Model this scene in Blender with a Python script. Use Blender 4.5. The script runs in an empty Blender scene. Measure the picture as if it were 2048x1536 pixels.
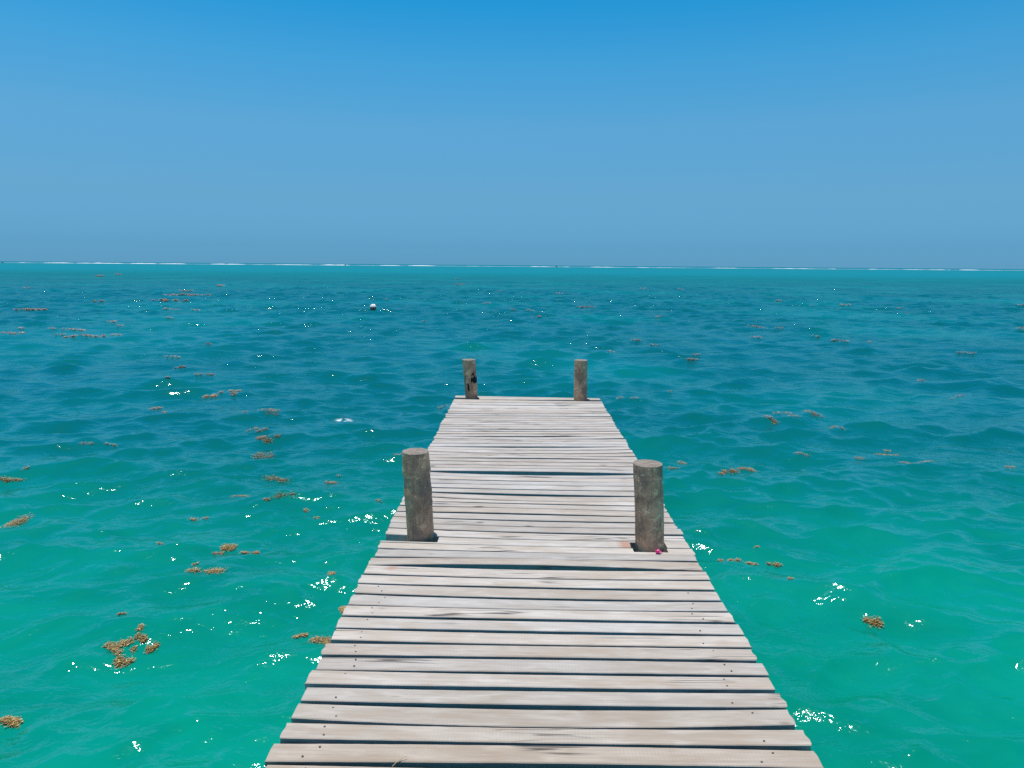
import bpy, bmesh, math, random
import numpy as np
from mathutils import Matrix, Vector, noise as mnoise

scene = bpy.context.scene
COL = scene.collection
rnd = random.Random(11)
DECK = 0.95            # deck top above mean water level (m)
EYE = 2.45             # eye height above water (m)

SEA = dict(seed=4, slope=0.29, chop=0.92, dir=0.15, dth=0.075, cols=1050, froth_glint=0.80, step=0.17)
WATER = dict(b1=0.018, b2=0.055, rough=0.085, tint=(0.66, 1.0, 0.96, 1), bed=0.83)
SUN = dict(el=85.0, az=-85.0, e=5.0)
SKY = dict(air=1.0, dust=0.0, ozone=1.0, s=0.15)
def SKYCHAIN(wt, src):
    """the clear, strongly blue tropical sky: filter the sky model's pale horizon by elevation"""
    tc = wt.nodes.new("ShaderNodeTexCoord"); sp = wt.nodes.new("ShaderNodeSeparateXYZ")
    wt.links.new(tc.outputs["Generated"], sp.inputs[0])
    rp = wt.nodes.new("ShaderNodeValToRGB"); rp.color_ramp.interpolation = "B_SPLINE" if False else "LINEAR"
    st = [(0.005, (0.086, 0.281, 0.674)), (0.0243, (0.1, 0.297, 0.63)), (0.092, (0.196, 0.425, 0.618)), (0.1787, (0.255, 0.592, 0.736)), (0.2536, (0.183, 0.690, 0.856)), (0.319, (0.078, 0.70, 0.925)), (0.6, (0.05, 0.58, 0.92)), (1.0, (0.3, 0.6, 0.9))]
    cr = rp.color_ramp
    while len(cr.elements) < len(st): cr.elements.new(0.5)
    for e, (p, c) in zip(cr.elements, st): e.position = p; e.color = (*c, 1)
    wt.links.new(sp.outputs[2], rp.inputs[0])
    mx = wt.nodes.new("ShaderNodeMix"); mx.data_type = "RGBA"; mx.blend_type = "MULTIPLY"; mx.inputs[0].default_value = 1.0
    wt.links.new(src, mx.inputs[6]); wt.links.new(rp.outputs[0], mx.inputs[7])
    return [mx.outputs[2]]

# ------------------------------------------------------------------ helpers
def tag(o, label=None, cat=None, group=None, kind=None):
    if label: o["label"] = label
    if cat: o["category"] = cat
    if group: o["group"] = group
    if kind: o["kind"] = kind
    return o

def mesh_obj(name, verts, faces, mats, parent=None, loc=(0, 0, 0), smooth=False, mat_idx=None):
    me = bpy.data.meshes.new(name)
    me.from_pydata([tuple(v) for v in verts], [], faces)
    for m in (mats if isinstance(mats, (list, tuple)) else [mats]):
        me.materials.append(m)
    if mat_idx is not None:
        me.polygons.foreach_set("material_index", mat_idx)
    if smooth:
        me.polygons.foreach_set("use_smooth", [True] * len(me.polygons))
    me.update()
    o = bpy.data.objects.new(name, me)
    o.location = loc
    COL.objects.link(o)
    if parent: o.parent = parent
    return o

def empty(name, loc=(0, 0, 0)):
    o = bpy.data.objects.new(name, None)
    o.location = loc
    o.empty_display_size = 0.2
    COL.objects.link(o)
    return o

class NT:
    """tiny node-tree writer"""
    def __init__(self, name):
        self.m = bpy.data.materials.new(name)
        self.m.use_nodes = True
        self.t = self.m.node_tree
        self.t.nodes.clear()
        self.out = self.t.nodes.new("ShaderNodeOutputMaterial")
    def n(self, typ, ins=None, **kw):
        nd = self.t.nodes.new(typ)
        for k, v in kw.items(): setattr(nd, k, v)
        for k, v in (ins or {}).items(): self.set(nd.inputs[k], v)
        return nd
    def set(self, sock, v):
        if isinstance(v, bpy.types.NodeSocket): self.t.links.new(v, sock)
        else: sock.default_value = v
    def math(self, op, a, b=None, clamp=False):
        nd = self.n("ShaderNodeMath", operation=op, use_clamp=clamp)
        self.set(nd.inputs[0], a)
        if b is not None: self.set(nd.inputs[1], b)
        return nd.outputs[0]
    def mix(self, fac, a, b, blend="MIX"):
        nd = self.n("ShaderNodeMix", data_type="RGBA", blend_type=blend)
        self.set(nd.inputs[0], fac); self.set(nd.inputs[6], a); self.set(nd.inputs[7], b)
        return nd.outputs[2]
    def ramp(self, fac, stops):
        nd = self.n("ShaderNodeValToRGB")
        cr = nd.color_ramp
        while len(cr.elements) < len(stops): cr.elements.new(0.5)
        for e, (p, c) in zip(cr.elements, stops):
            e.position = p
            e.color = c if len(c) == 4 else (*c, 1)
        self.set(nd.inputs[0], fac)
        return nd.outputs[0]
    def rng(self, v, a, b, c=0.0, d=1.0, smooth=False):
        nd = self.n("ShaderNodeMapRange", interpolation_type="SMOOTHSTEP" if smooth else "LINEAR")
        for i, x in enumerate((v, a, b, c, d)): self.set(nd.inputs[i], x)
        return nd.outputs[0]
    def noise(self, vec, scale, detail=2.0, rough=0.5, dist=0.0):
        nd = self.n("ShaderNodeTexNoise", {"Scale": scale, "Detail": detail, "Roughness": rough, "Distortion": dist})
        self.set(nd.inputs["Vector"], vec)
        return nd.outputs[0]
    def mapv(self, vec, scale=(1, 1, 1), loc=(0, 0, 0)):
        nd = self.n("ShaderNodeMapping")
        self.set(nd.inputs["Vector"], vec); nd.inputs["Scale"].default_value = scale
        self.set(nd.inputs["Location"], loc)
        return nd.outputs[0]
    def bump(self, h, strength, dist, normal=None):
        nd = self.n("ShaderNodeBump", {"Strength": strength, "Distance": dist})
        self.set(nd.inputs["Height"], h)
        if normal is not None: self.set(nd.inputs["Normal"], normal)
        return nd.outputs[0]
    def finish(self, shader):
        self.t.links.new(shader, self.out.inputs[0]); return self.m

# ------------------------------------------------------------------ materials
def mat_water():
    N = NT("sea_water")
    pos = N.n("ShaderNodeNewGeometry").outputs["Position"]
    sep = N.n("ShaderNodeSeparateXYZ"); N.set(sep.inputs[0], pos)
    X, Y = sep.outputs[0], sep.outputs[1]
    flat = N.n("ShaderNodeCombineXYZ"); N.set(flat.inputs[0], X); N.set(flat.inputs[1], Y)
    P = flat.outputs[0]
    # what lies under the water: pale sand by the jetty, seagrass beds, sandy lagoon, deep sea past the reef
    big = N.noise(N.mapv(P, (1, 1.0, 1)), 0.085, 3.0, 0.55)
    mid = N.noise(N.mapv(P, (1, 1, 1), (13.1, 4.7, 0)), 0.33, 3.0, 0.55)
    wob = N.math("ADD", N.math("MULTIPLY", N.math("SUBTRACT", mid, 0.5), 4.0), N.math("MULTIPLY", N.math("SUBTRACT", big, 0.5), 6.0))
    yy = N.math("ADD", Y, wob)
    grass = N.rng(yy, 2.2, 11.5, smooth=True)
    patch = N.rng(big, 0.47, 0.64, smooth=True)
    sand = N.mix(N.rng(mid, 0.3, 0.7), (0.0004, 0.270, 0.174, 1), (0.0004, 0.212, 0.134, 1))
    cloud = N.noise(N.mapv(P, (0.8, 1.5, 1), (5, 21, 0)), 1.1, 4.0, 0.6, 0.8)          # stirred-up sand
    sand = N.mix(N.rng(cloud, 0.40, 0.68, 0, 0.55, True), sand, (0.002, 0.295, 0.205, 1))
    sand = N.mix(N.rng(cloud, 0.45, 0.28, 0, 0.5, True), sand, (0.0004, 0.19, 0.125, 1))
    bed = N.mix(patch, (0.0002, 0.112, 0.109, 1), (0.0003, 0.168, 0.150, 1))
    # one clear sandy patch out to the left
    dx = N.math("DIVIDE", N.math("ADD", X, 17.0), 9.0); dy = N.math("DIVIDE", N.math("SUBTRACT", Y, 21.0), 6.5)
    rr = N.math("ADD", N.math("ADD", N.math("MULTIPLY", dx, dx), N.math("MULTIPLY", dy, dy)), N.math("MULTIPLY", N.math("SUBTRACT", mid, 0.5), 1.5))
    bed = N.mix(N.rng(rr, 1.3, 0.2, 0.0, 0.85, True), bed, (0.001, 0.165, 0.150, 1))
    far = N.noise(N.mapv(P, (0.25, 1, 1)), 0.03, 3.0, 0.5)
    lag = N.rng(N.math("ADD", Y, N.math("MULTIPLY", N.math("SUBTRACT", far, 0.5), 60.0)), 50.0, 270.0, smooth=True)
    c = N.mix(grass, sand, bed)
    c = N.mix(lag, c, (0.0, 0.205, 0.245, 1))
    c = N.mix(N.rng(Y, 420.0, 700.0, 0, 0.45, True), c, (0.0, 0.19, 0.235, 1))
    c = N.mix(N.rng(Y, 1180.0, 1220.0), c, (0.0, 0.165, 0.225, 1))
    # small wind ripples
    rip = N.noise(N.mapv(P, (0.75, 1.15, 1)), 10.0, 3.0, 0.6, 0.4)
    rip2 = N.noise(N.mapv(P, (0.55, 1.35, 1), (3, 9, 0)), 2.4, 2.0, 0.5, 0.3)
    gust = N.rng(N.noise(N.mapv(P, (1, 1, 1), (31, 7, 0)), 0.22, 2.0), 0.35, 0.7, 0.6, 1.25)
    gust = N.math("MULTIPLY", gust, N.rng(Y, 8.0, 45.0, 1.0, 1.9, True))
    b1 = N.bump(rip2, 1.0, N.math("MULTIPLY", gust, WATER["b2"]))
    nb = N.bump(rip, 1.0, N.math("MULTIPLY", gust, WATER["b1"]), b1)
    up = N.n("ShaderNodeVectorMath", operation="NORMALIZE")
    add = N.n("ShaderNodeVectorMath", operation="ADD"); N.set(add.inputs[0], N.n("ShaderNodeNewGeometry").outputs["Normal"]); add.inputs[1].default_value = (0, 0, 1.2)
    N.set(up.inputs[0], add.outputs[0])
    dif = N.n("ShaderNodeBsdfDiffuse"); N.set(dif.inputs["Color"], N.mix(1.0, c, (WATER["bed"],) * 3 + (1,), "MULTIPLY")); N.set(dif.inputs["Normal"], up.outputs[0])
    gl = N.n("ShaderNodeBsdfGlossy", {"Roughness": WATER["rough"]}); gl.inputs["Color"].default_value = WATER["tint"]
    N.set(gl.inputs["Normal"], nb)
    fr = N.n("ShaderNodeFresnel", {"IOR": 1.333}); N.set(fr.inputs["Normal"], nb)
    F = fr.outputs[0]
    fac = N.math("DIVIDE", N.math("MULTIPLY", F, 1.95), N.math("ADD", N.math("MULTIPLY", N.math("MULTIPLY", F, F), 2.8), 1.0))    # rough-sea reflectance: crests hide the grazing facets
    mx = N.n("ShaderNodeMixShader"); fac = N.math("MULTIPLY", fac, N.rng(Y, 25.0, 160.0, 1.0, 0.42, True))      # rougher offshore: less of the skyline is mirrored
    N.set(mx.inputs[0], fac)
    N.t.links.new(dif.outputs[0], mx.inputs[1]); N.t.links.new(gl.outputs[0], mx.inputs[2])
    # thin froth where crests tumble, plus one sun glint painted white
    fo = N.n("ShaderNodeAttribute", attribute_name="froth_glint").outputs["Fac"]
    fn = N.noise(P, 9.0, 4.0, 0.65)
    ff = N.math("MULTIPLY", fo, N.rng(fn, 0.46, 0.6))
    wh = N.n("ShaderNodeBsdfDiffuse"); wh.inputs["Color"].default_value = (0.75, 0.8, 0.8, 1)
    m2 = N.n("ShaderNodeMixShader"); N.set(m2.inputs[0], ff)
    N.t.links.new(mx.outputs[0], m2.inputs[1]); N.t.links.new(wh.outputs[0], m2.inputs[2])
    return N.finish(m2.outputs[0])

def mat_plank():
    N = NT("weathered_plank")
    oi = N.n("ShaderNodeObjectInfo")
    oc = N.n("ShaderNodeTexCoord").outputs["Object"]
    off = N.n("ShaderNodeCombineXYZ")
    N.set(off.inputs[0], N.math("MULTIPLY", oi.outputs["Random"], 37.0))
    N.set(off.inputs[1], N.math("MULTIPLY", oi.outputs["Random"], 91.0))
    N.set(off.inputs[2], N.math("MULTIPLY", oi.outputs["Random"], 53.0))
    ad = N.n("ShaderNodeVectorMath", operation="ADD"); N.set(ad.inputs[0], oc); N.set(ad.inputs[1], off.outputs[0])
    P = ad.outputs[0]
    grain = N.noise(N.mapv(P, (1.6, 70, 70)), 1.0, 4.0, 0.6, 0.25)
    fine = N.noise(N.mapv(P, (6, 260, 260)), 1.0, 3.0, 0.6)
    blot = N.noise(N.mapv(P, (2.2, 9, 9)), 1.0, 4.0, 0.6, 0.6)
    blot2 = N.noise(N.mapv(P, (5.0, 22, 22), (7, 3, 1)), 1.0, 3.0, 0.6, 0.4)
    # saw marks straight across the board
    saw = N.n("ShaderNodeTexWave", {"Scale": 26.0, "Distortion": 2.2, "Detail": 2.0, "Detail Scale": 1.5}, wave_type="BANDS", bands_direction="X")
    N.set(saw.inputs["Vector"], N.mapv(P, (1, 0.35, 1)))
    sawm = N.math("MULTIPLY", saw.outputs["Fac"], N.rng(blot, 0.42, 0.62))
    base = N.mix(N.rng(blot, 0.32, 0.68), (0.385, 0.335, 0.272, 1), (0.480, 0.446, 0.395, 1))
    base = N.mix(N.rng(blot2, 0.5, 0.75, 0, 0.65), base, (0.608, 0.565, 0.508, 1))
    base = N.mix(N.rng(blot2, 0.47, 0.30, 0, 0.5), base, (0.37, 0.285, 0.21, 1))
    base = N.mix(N.rng(grain, 0.47, 0.74, 0, 0.45), base, (0.29, 0.245, 0.195, 1))
    base = N.mix(N.math("MULTIPLY", N.rng(fine, 0.48, 0.72), 0.34), base, (0.25, 0.215, 0.185, 1))
    base = N.mix(N.math("MULTIPLY", sawm, 0.13), base, (0.26, 0.22, 0.18, 1))
    base = N.mix(1.0, base, oi.outputs["Color"], "MULTIPLY")
    # weather cracks along the grain
    cr = N.noise(N.mapv(P, (1.1, 26, 26), (5, 2, 8)), 1.0, 2.0, 0.5, 0.35)
    line = N.math("ABSOLUTE", N.math("SUBTRACT", cr, 0.5))
    where = N.rng(N.noise(N.mapv(P, (1.7, 5, 5), (9, 1, 3)), 1.0, 2.0, 0.5), 0.56, 0.62)
    crack = N.math("MULTIPLY", N.rng(line, 0.026, 0.006), where)
    base = N.mix(N.math("MULTIPLY", crack, 0.85), base, (0.045, 0.038, 0.035, 1))
    kn = N.n("ShaderNodeTexVoronoi", {"Scale": 1.0, "Randomness": 1.0}); N.set(kn.inputs["Vector"], N.mapv(P, (2.6, 9.0, 0.01)))
    knot = N.rng(kn.outputs["Distance"], 0.075, 0.03)
    base = N.mix(N.math("MULTIPLY", knot, 0.55), base, (0.16, 0.115, 0.08, 1))
    st = N.n("ShaderNodeAttribute", attribute_name="stain").outputs["Fac"]
    base = N.mix(N.math("MULTIPLY", st, N.rng(blot2, 0.2, 0.5, 0.75, 1.0)), base, (0.36, 0.185, 0.115, 1))
    hgt = N.math("SUBTRACT", N.math("ADD", N.math("MULTIPLY", grain, 0.5), N.math("MULTIPLY", fine, 0.35)), N.math("MULTIPLY", crack, 1.6))
    nb = N.bump(hgt, 0.55, 0.0022)
    pb = N.n("ShaderNodeBsdfPrincipled", {"Roughness": 0.82}); pb.inputs["Specular IOR Level"].default_value = 0.25
    N.set(pb.inputs["Base Color"], base); N.set(pb.inputs["Normal"], nb)
    return N.finish(pb.outputs[0])

def mat_bark(name, dark, midc, pale, stain=0.0):
    N = NT(name)
    oi = N.n("ShaderNodeObjectInfo")
    oc = N.n("ShaderNodeTexCoord").outputs["Object"]
    off = N.n("ShaderNodeCombineXYZ")
    for i, k in enumerate((31.0, 17.0, 45.0)): N.set(off.inputs[i], N.math("MULTIPLY", oi.outputs["Random"], k))
    ad = N.n("ShaderNodeVectorMath", operation="ADD"); N.set(ad.inputs[0], oc); N.set(ad.inputs[1], off.outputs[0])
    P = ad.outputs[0]
    streak = N.noise(N.mapv(P, (70, 70, 9)), 1.0, 4.0, 0.65, 0.3)
    blot = N.noise(P, 9.0, 5.0, 0.65, 0.6)
    bigb = N.noise(N.mapv(P, (1, 1, 0.6), (3, 3, 5)), 5.5, 3.0, 0.55, 0.5)
    lich = N.noise(N.mapv(P, (1, 1, 1.3), (4, 8, 2)), 24.0, 5.0, 0.7)
    speck = N.noise(P, 120.0, 2.0, 0.6)
    c = N.mix(N.rng(blot, 0.38, 0.6), dark, midc)
    c = N.mix(N.rng(bigb, 0.52, 0.66, 0, 0.6), c, (0.161, 0.137, 0.114, 1))
    c = N.mix(N.rng(streak, 0.5, 0.7, 0, 0.6), c, (0.105, 0.078, 0.058, 1))
    c = N.mix(N.math("MULTIPLY", N.rng(lich, 0.54, 0.66), N.rng(blot, 0.42, 0.6)), c, pale)
    c = N.mix(N.rng(speck, 0.58, 0.75, 0, 0.35), c, (0.50, 0.43, 0.32, 1))
    st = N.n("ShaderNodeAttribute", attribute_name="stain").outputs["Fac"]
    c = N.mix(st, c, (0.012, 0.012, 0.016, 1))
    ru = N.n("ShaderNodeAttribute", attribute_name="rust").outputs["Fac"]
    c = N.mix(N.math("MULTIPLY", ru, 0.7), c, (0.23, 0.115, 0.06, 1))
    h = N.math("ADD", N.math("MULTIPLY", streak, 0.7), N.math("MULTIPLY", lich, 0.6))
    nb = N.bump(h, 1.0, 0.009)
    pb = N.n("ShaderNodeBsdfPrincipled", {"Roughness": 0.9}); pb.inputs["Specular IOR Level"].default_value = 0.2
    N.set(pb.inputs["Base Color"], c); N.set(pb.inputs["Normal"], nb)
    return N.finish(pb.outputs[0])

def mat_endgrain():
    N = NT("cut_end_grain")
    oc = N.n("ShaderNodeTexCoord").outputs["Object"]
    sep = N.n("ShaderNodeSeparateXYZ"); N.set(sep.inputs[0], oc)
    fl = N.n("ShaderNodeCombineXYZ"); N.set(fl.inputs[0], sep.outputs[0]); N.set(fl.inputs[1], sep.outputs[1])
    P = fl.outputs[0]
    w = N.n("ShaderNodeTexWave", {"Scale": 28.0, "Distortion": 3.0, "Detail": 3.0, "Detail Scale": 2.0}, wave_type="RINGS", rings_direction="Z")
    N.set(w.inputs["Vector"], P)
    bl = N.noise(P, 30.0, 4.0, 0.6)
    c = N.mix(N.rng(bl, 0.3, 0.7), (0.19, 0.15, 0.115, 1), (0.36, 0.31, 0.25, 1))
    c = N.mix(N.math("MULTIPLY", w.outputs["Fac"], 0.45), c, (0.15, 0.115, 0.09, 1))
    rad = N.noise(N.mapv(P, (22, 90, 1)), 1.0, 2.0, 0.5, 0.5)
    c = N.mix(N.rng(N.math("ABSOLUTE", N.math("SUBTRACT", rad, 0.5)), 0.03, 0.008, 0, 0.7), c, (0.06, 0.045, 0.035, 1))
    nb = N.bump(N.math("ADD", bl, w.outputs["Fac"]), 0.6, 0.002)
    pb = N.n("ShaderNodeBsdfPrincipled", {"Roughness": 0.9}); N.set(pb.inputs["Base Color"], c); N.set(pb.inputs["Normal"], nb)
    return N.finish(pb.outputs[0])

def mat_plain(name, col, rough=0.7, var=0.25, scale=20.0, metallic=0.0):
    N = NT(name)
    oc = N.n("ShaderNodeTexCoord").outputs["Object"]
    n_ = N.noise(oc, scale, 4.0, 0.6)
    c = N.mix(N.rng(n_, 0.3, 0.7), tuple(x * (1 - var) for x in col) + (1,), tuple(min(1, x * (1 + var)) for x in col) + (1,))
    pb = N.n("ShaderNodeBsdfPrincipled", {"Roughness": rough, "Metallic": metallic})
    N.set(pb.inputs["Base Color"], c); N.set(pb.inputs["Normal"], N.bump(n_, 0.3, 0.003))
    return N.finish(pb.outputs[0])

def mat_weed():
    N = NT("sargassum")
    oi = N.n("ShaderNodeObjectInfo")
    pos = N.n("ShaderNodeNewGeometry").outputs["Position"]
    rnd_ = N.n("ShaderNodeNewGeometry").outputs["Random Per Island"]
    c = N.ramp(rnd_, [(0.0, (0.115, 0.075, 0.026)), (0.35, (0.19, 0.128, 0.042)), (0.7, (0.275, 0.19, 0.06)), (1.0, (0.42, 0.33, 0.145))])
    c = N.mix(1.0, c, oi.outputs["Color"], "MULTIPLY")
    pb = N.n("ShaderNodeBsdfPrincipled", {"Roughness": 0.45}); N.set(pb.inputs["Base Color"], c)
    return N.finish(pb.outputs[0])

M_PLANK = mat_plank()
M_BARK = mat_bark("grey_brown_log", (0.336, 0.202, 0.127, 1), (0.634, 0.38, 0.228, 1), (0.95, 0.729, 0.43, 1))
M_END = mat_endgrain()
M_BEAM = mat_plain("old_beam_wood", (0.20, 0.165, 0.13), 0.85, 0.3, 14.0)
M_NAIL = mat_plain("rusted_iron", (0.085, 0.070, 0.065), 0.6, 0.3, 200.0)
M_WEED = mat_weed()
M_WATER = mat_water()

# ------------------------------------------------------------------ the sea
wr = np.random.default_rng(SEA["seed"])
NW = 210
lam = np.exp(wr.uniform(math.log(0.17), math.log(2.9), NW))
wgt = np.where(lam < 0.5, 1.12, 1.0) * np.where(lam > 0.95, 0.74, 1.0) * np.where(lam > 1.5, 0.8, 1.0) * np.where(lam > 2.2, 0.6, 1.0)
slo = wgt * wr.uniform(0.6, 1.4, NW)
slo *= SEA["slope"] / math.sqrt(0.5 * np.sum(slo ** 2))
kk = 2 * math.pi / lam
amp = slo / kk
spread = np.where(lam > 1.0, 0.45, 0.68)
th = SEA["dir"] + wr.normal(0, 1, NW) * spread
kx, ky = kk * np.sin(th), -kk * np.cos(th)
ph = wr.uniform(0, 2 * math.pi, NW)

def waves(x, y, spacing):
    """crest-sharpened sum of wind waves: height, sideways shift, steepness; waves too short for the mesh are left out"""
    h = np.zeros_like(x); dx = np.zeros_like(x); dy = np.zeros_like(x); fold = np.zeros_like(x)
    grp = 1.0 + 0.28 * np.sin(0.35 * x + 0.21 * y + 0.7) * np.sin(0.17 * y - 0.28 * x + 1.9) + 0.15 * np.sin(0.9 * x - 1.1 * y) * np.sin(0.7 * x + 0.8 * y)
    rowmin = spacing.min(axis=1) if spacing.ndim == 2 else None
    for i in range(NW):
        if rowmin is not None:
            n = int(np.searchsorted(rowmin, lam[i] / 2.2)) if np.all(rowmin[1:] >= rowmin[:-1]) else len(rowmin)
            if n == 0: continue
            sl = np.s_[:n]
        else: sl = np.s_[:]
        w = np.clip((lam[i] / spacing[sl] - 2.2) / 2.3, 0, 1)
        a = kx[i] * x[sl] + ky[i] * y[sl] + ph[i]
        ca, sa = np.cos(a), np.sin(a)
        A = amp[i] * w * grp[sl]
        h[sl] += A * ca
        As = A * sa * SEA["chop"]
        dx[sl] -= As * (kx[i] / kk[i]); dy[sl] -= As * (ky[i] / kk[i])
        fold[sl] += A * kk[i] * ca
    return h, dx, dy, fold

def sea_spacing(d):
    near = math.radians(SEA["dth"]) * (d * d + EYE * EYE) / EYE
    far = SEA["step"] * np.maximum(1.0, 1.0 + (d - 60) * 0.006 / SEA["step"])
    return np.maximum(np.minimum(near, far), d * math.radians(94) / SEA["cols"])

def sea_height(x, y):
    px, py = np.atleast_1d(np.array(x, float)), np.atleast_1d(np.array(y, float))
    sp = sea_spacing(np.hypot(px, py))
    qx, qy = px.copy(), py.copy()
    for _ in range(4):
        h, dx, dy, _f = waves(qx, qy, sp)
        qx, qy = px - dx, py - dy
    return waves(qx, qy, sp)[0]

def build_sea():
    r = [1.0]
    step = 0
    while step < SEA["step"]:
        d = r[-1]; step = math.radians(SEA["dth"]) * (d * d + EYE * EYE) / EYE; r.append(d + step)
    step = SEA["step"]
    while r[-1] < 60: r.append(r[-1] + step)
    while r[-1] < 250:
        r.append(r[-1] + step); step *= 1.006
    g = 1 + step / r[-1]
    while r[-1] < 1300:
        r.append(r[-1] * g); g = min(1.03, g * 1.012)
    r += [1800, 2600, 4000, 7000, 12000, 22000]
    r = np.array(r)
    na = SEA["cols"]; half = math.radians(47)
    an = np.linspace(-half, half, na)
    Rr, Aa = np.meshgrid(r, an, indexing="ij")
    x = Rr * np.sin(Aa); y = Rr * np.cos(Aa)
    sp = np.maximum.accumulate(np.maximum(np.gradient(r)[:, None] * np.ones_like(Aa), Rr * (an[1] - an[0])), axis=0)
    h, dx, dy, fold = waves(x, y, sp)
    fade = np.clip((1200 - Rr) / 600, 0, 1)
    X = x + dx * fade; Y = y + dy * fade; Z = h * fade
    nr = len(r)
    V = np.stack([X, Y, Z], -1).reshape(-1, 3)
    idx = np.arange(nr * na).reshape(nr, na)
    F = np.stack([idx[:-1, :-1], idx[:-1, 1:], idx[1:, 1:], idx[1:, :-1]], -1).reshape(-1, 4)
    froth_glint = np.clip((fold - SEA["froth_glint"]) / 0.12, 0, 1) * np.clip((Rr - 22) / 25, 0, 1)
    # one sun glint left of the jetty, painted on as white froth
    froth_glint = np.maximum(froth_glint, 3.5 * np.exp(-(((X + 2.83) / 0.085) ** 2 + ((Y - 10.85) / 0.07) ** 2)))
    froth_glint = froth_glint.reshape(-1)
    # the rest of the bay, behind and beside: coarser
    r2 = np.concatenate([[0.02, 0.3, 0.6], r[:: 14], [22000.0]])
    an2 = np.linspace(half, 2 * math.pi - half, 90)
    R2, A2 = np.meshgrid(r2, an2, indexing="ij")
    x2 = R2 * np.sin(A2); y2 = R2 * np.cos(A2)
    sp2 = np.maximum(np.gradient(r2)[:, None] * np.ones_like(A2), R2 * (an2[1] - an2[0]))
    h2, _, _, _ = waves(x2, y2, sp2)
    h2 = h2 * np.clip((1200 - R2) / 600, 0, 1)
    n0 = len(V); nr2 = len(r2); na2 = len(an2)
    V2 = np.stack([x2, y2, h2], -1).reshape(-1, 3)
    i2 = n0 + np.arange(nr2 * na2).reshape(nr2, na2)
    F2 = np.stack([i2[:-1, :-1], i2[:-1, 1:], i2[1:, 1:], i2[1:, :-1]], -1).reshape(-1, 4)
    # small disc under the eye
    an3 = np.linspace(-half, half, 20)
    r3 = np.array([0.02, 0.5, 1.0])
    R3, A3 = np.meshgrid(r3, an3, indexing="ij")
    x3 = R3 * np.sin(A3); y3 = R3 * np.cos(A3)
    h3, _, _, _ = waves(x3, y3, np.full_like(x3, 0.3))
    V3 = np.stack([x3, y3, h3], -1).reshape(-1, 3)
    i3 = n0 + len(V2) + np.arange(60).reshape(3, 20)
    F3 = np.stack([i3[:-1, :-1], i3[:-1, 1:], i3[1:, 1:], i3[1:, :-1]], -1).reshape(-1, 4)
    V = np.concatenate([V, V2, V3]).astype(np.float32); F = np.concatenate([F, F2, F3]).astype(np.int32)
    froth_glint = np.concatenate([froth_glint, np.zeros(len(V2) + len(V3))]).astype(np.float32)
    me = bpy.data.meshes.new("sea")
    me.vertices.add(len(V)); me.vertices.foreach_set("co", V.ravel())
    me.loops.add(F.size); me.loops.foreach_set("vertex_index", F.ravel())
    me.polygons.add(len(F)); me.polygons.foreach_set("loop_start", np.arange(0, F.size, 4, dtype=np.int32))
    me.polygons.foreach_set("use_smooth", np.ones(len(F), dtype=bool))
    me.materials.append(M_WATER)
    at = me.attributes.new("froth_glint", "FLOAT", "POINT"); at.data.foreach_set("value", froth_glint)
    me.update(calc_edges=True); me.validate()
    o = bpy.data.objects.new("sea", me); COL.objects.link(o)
    tag(o, "turquoise choppy sea around the jetty, green near and bluer farther out", kind="structure")
    print("sea verts", len(V))
build_sea()

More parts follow.
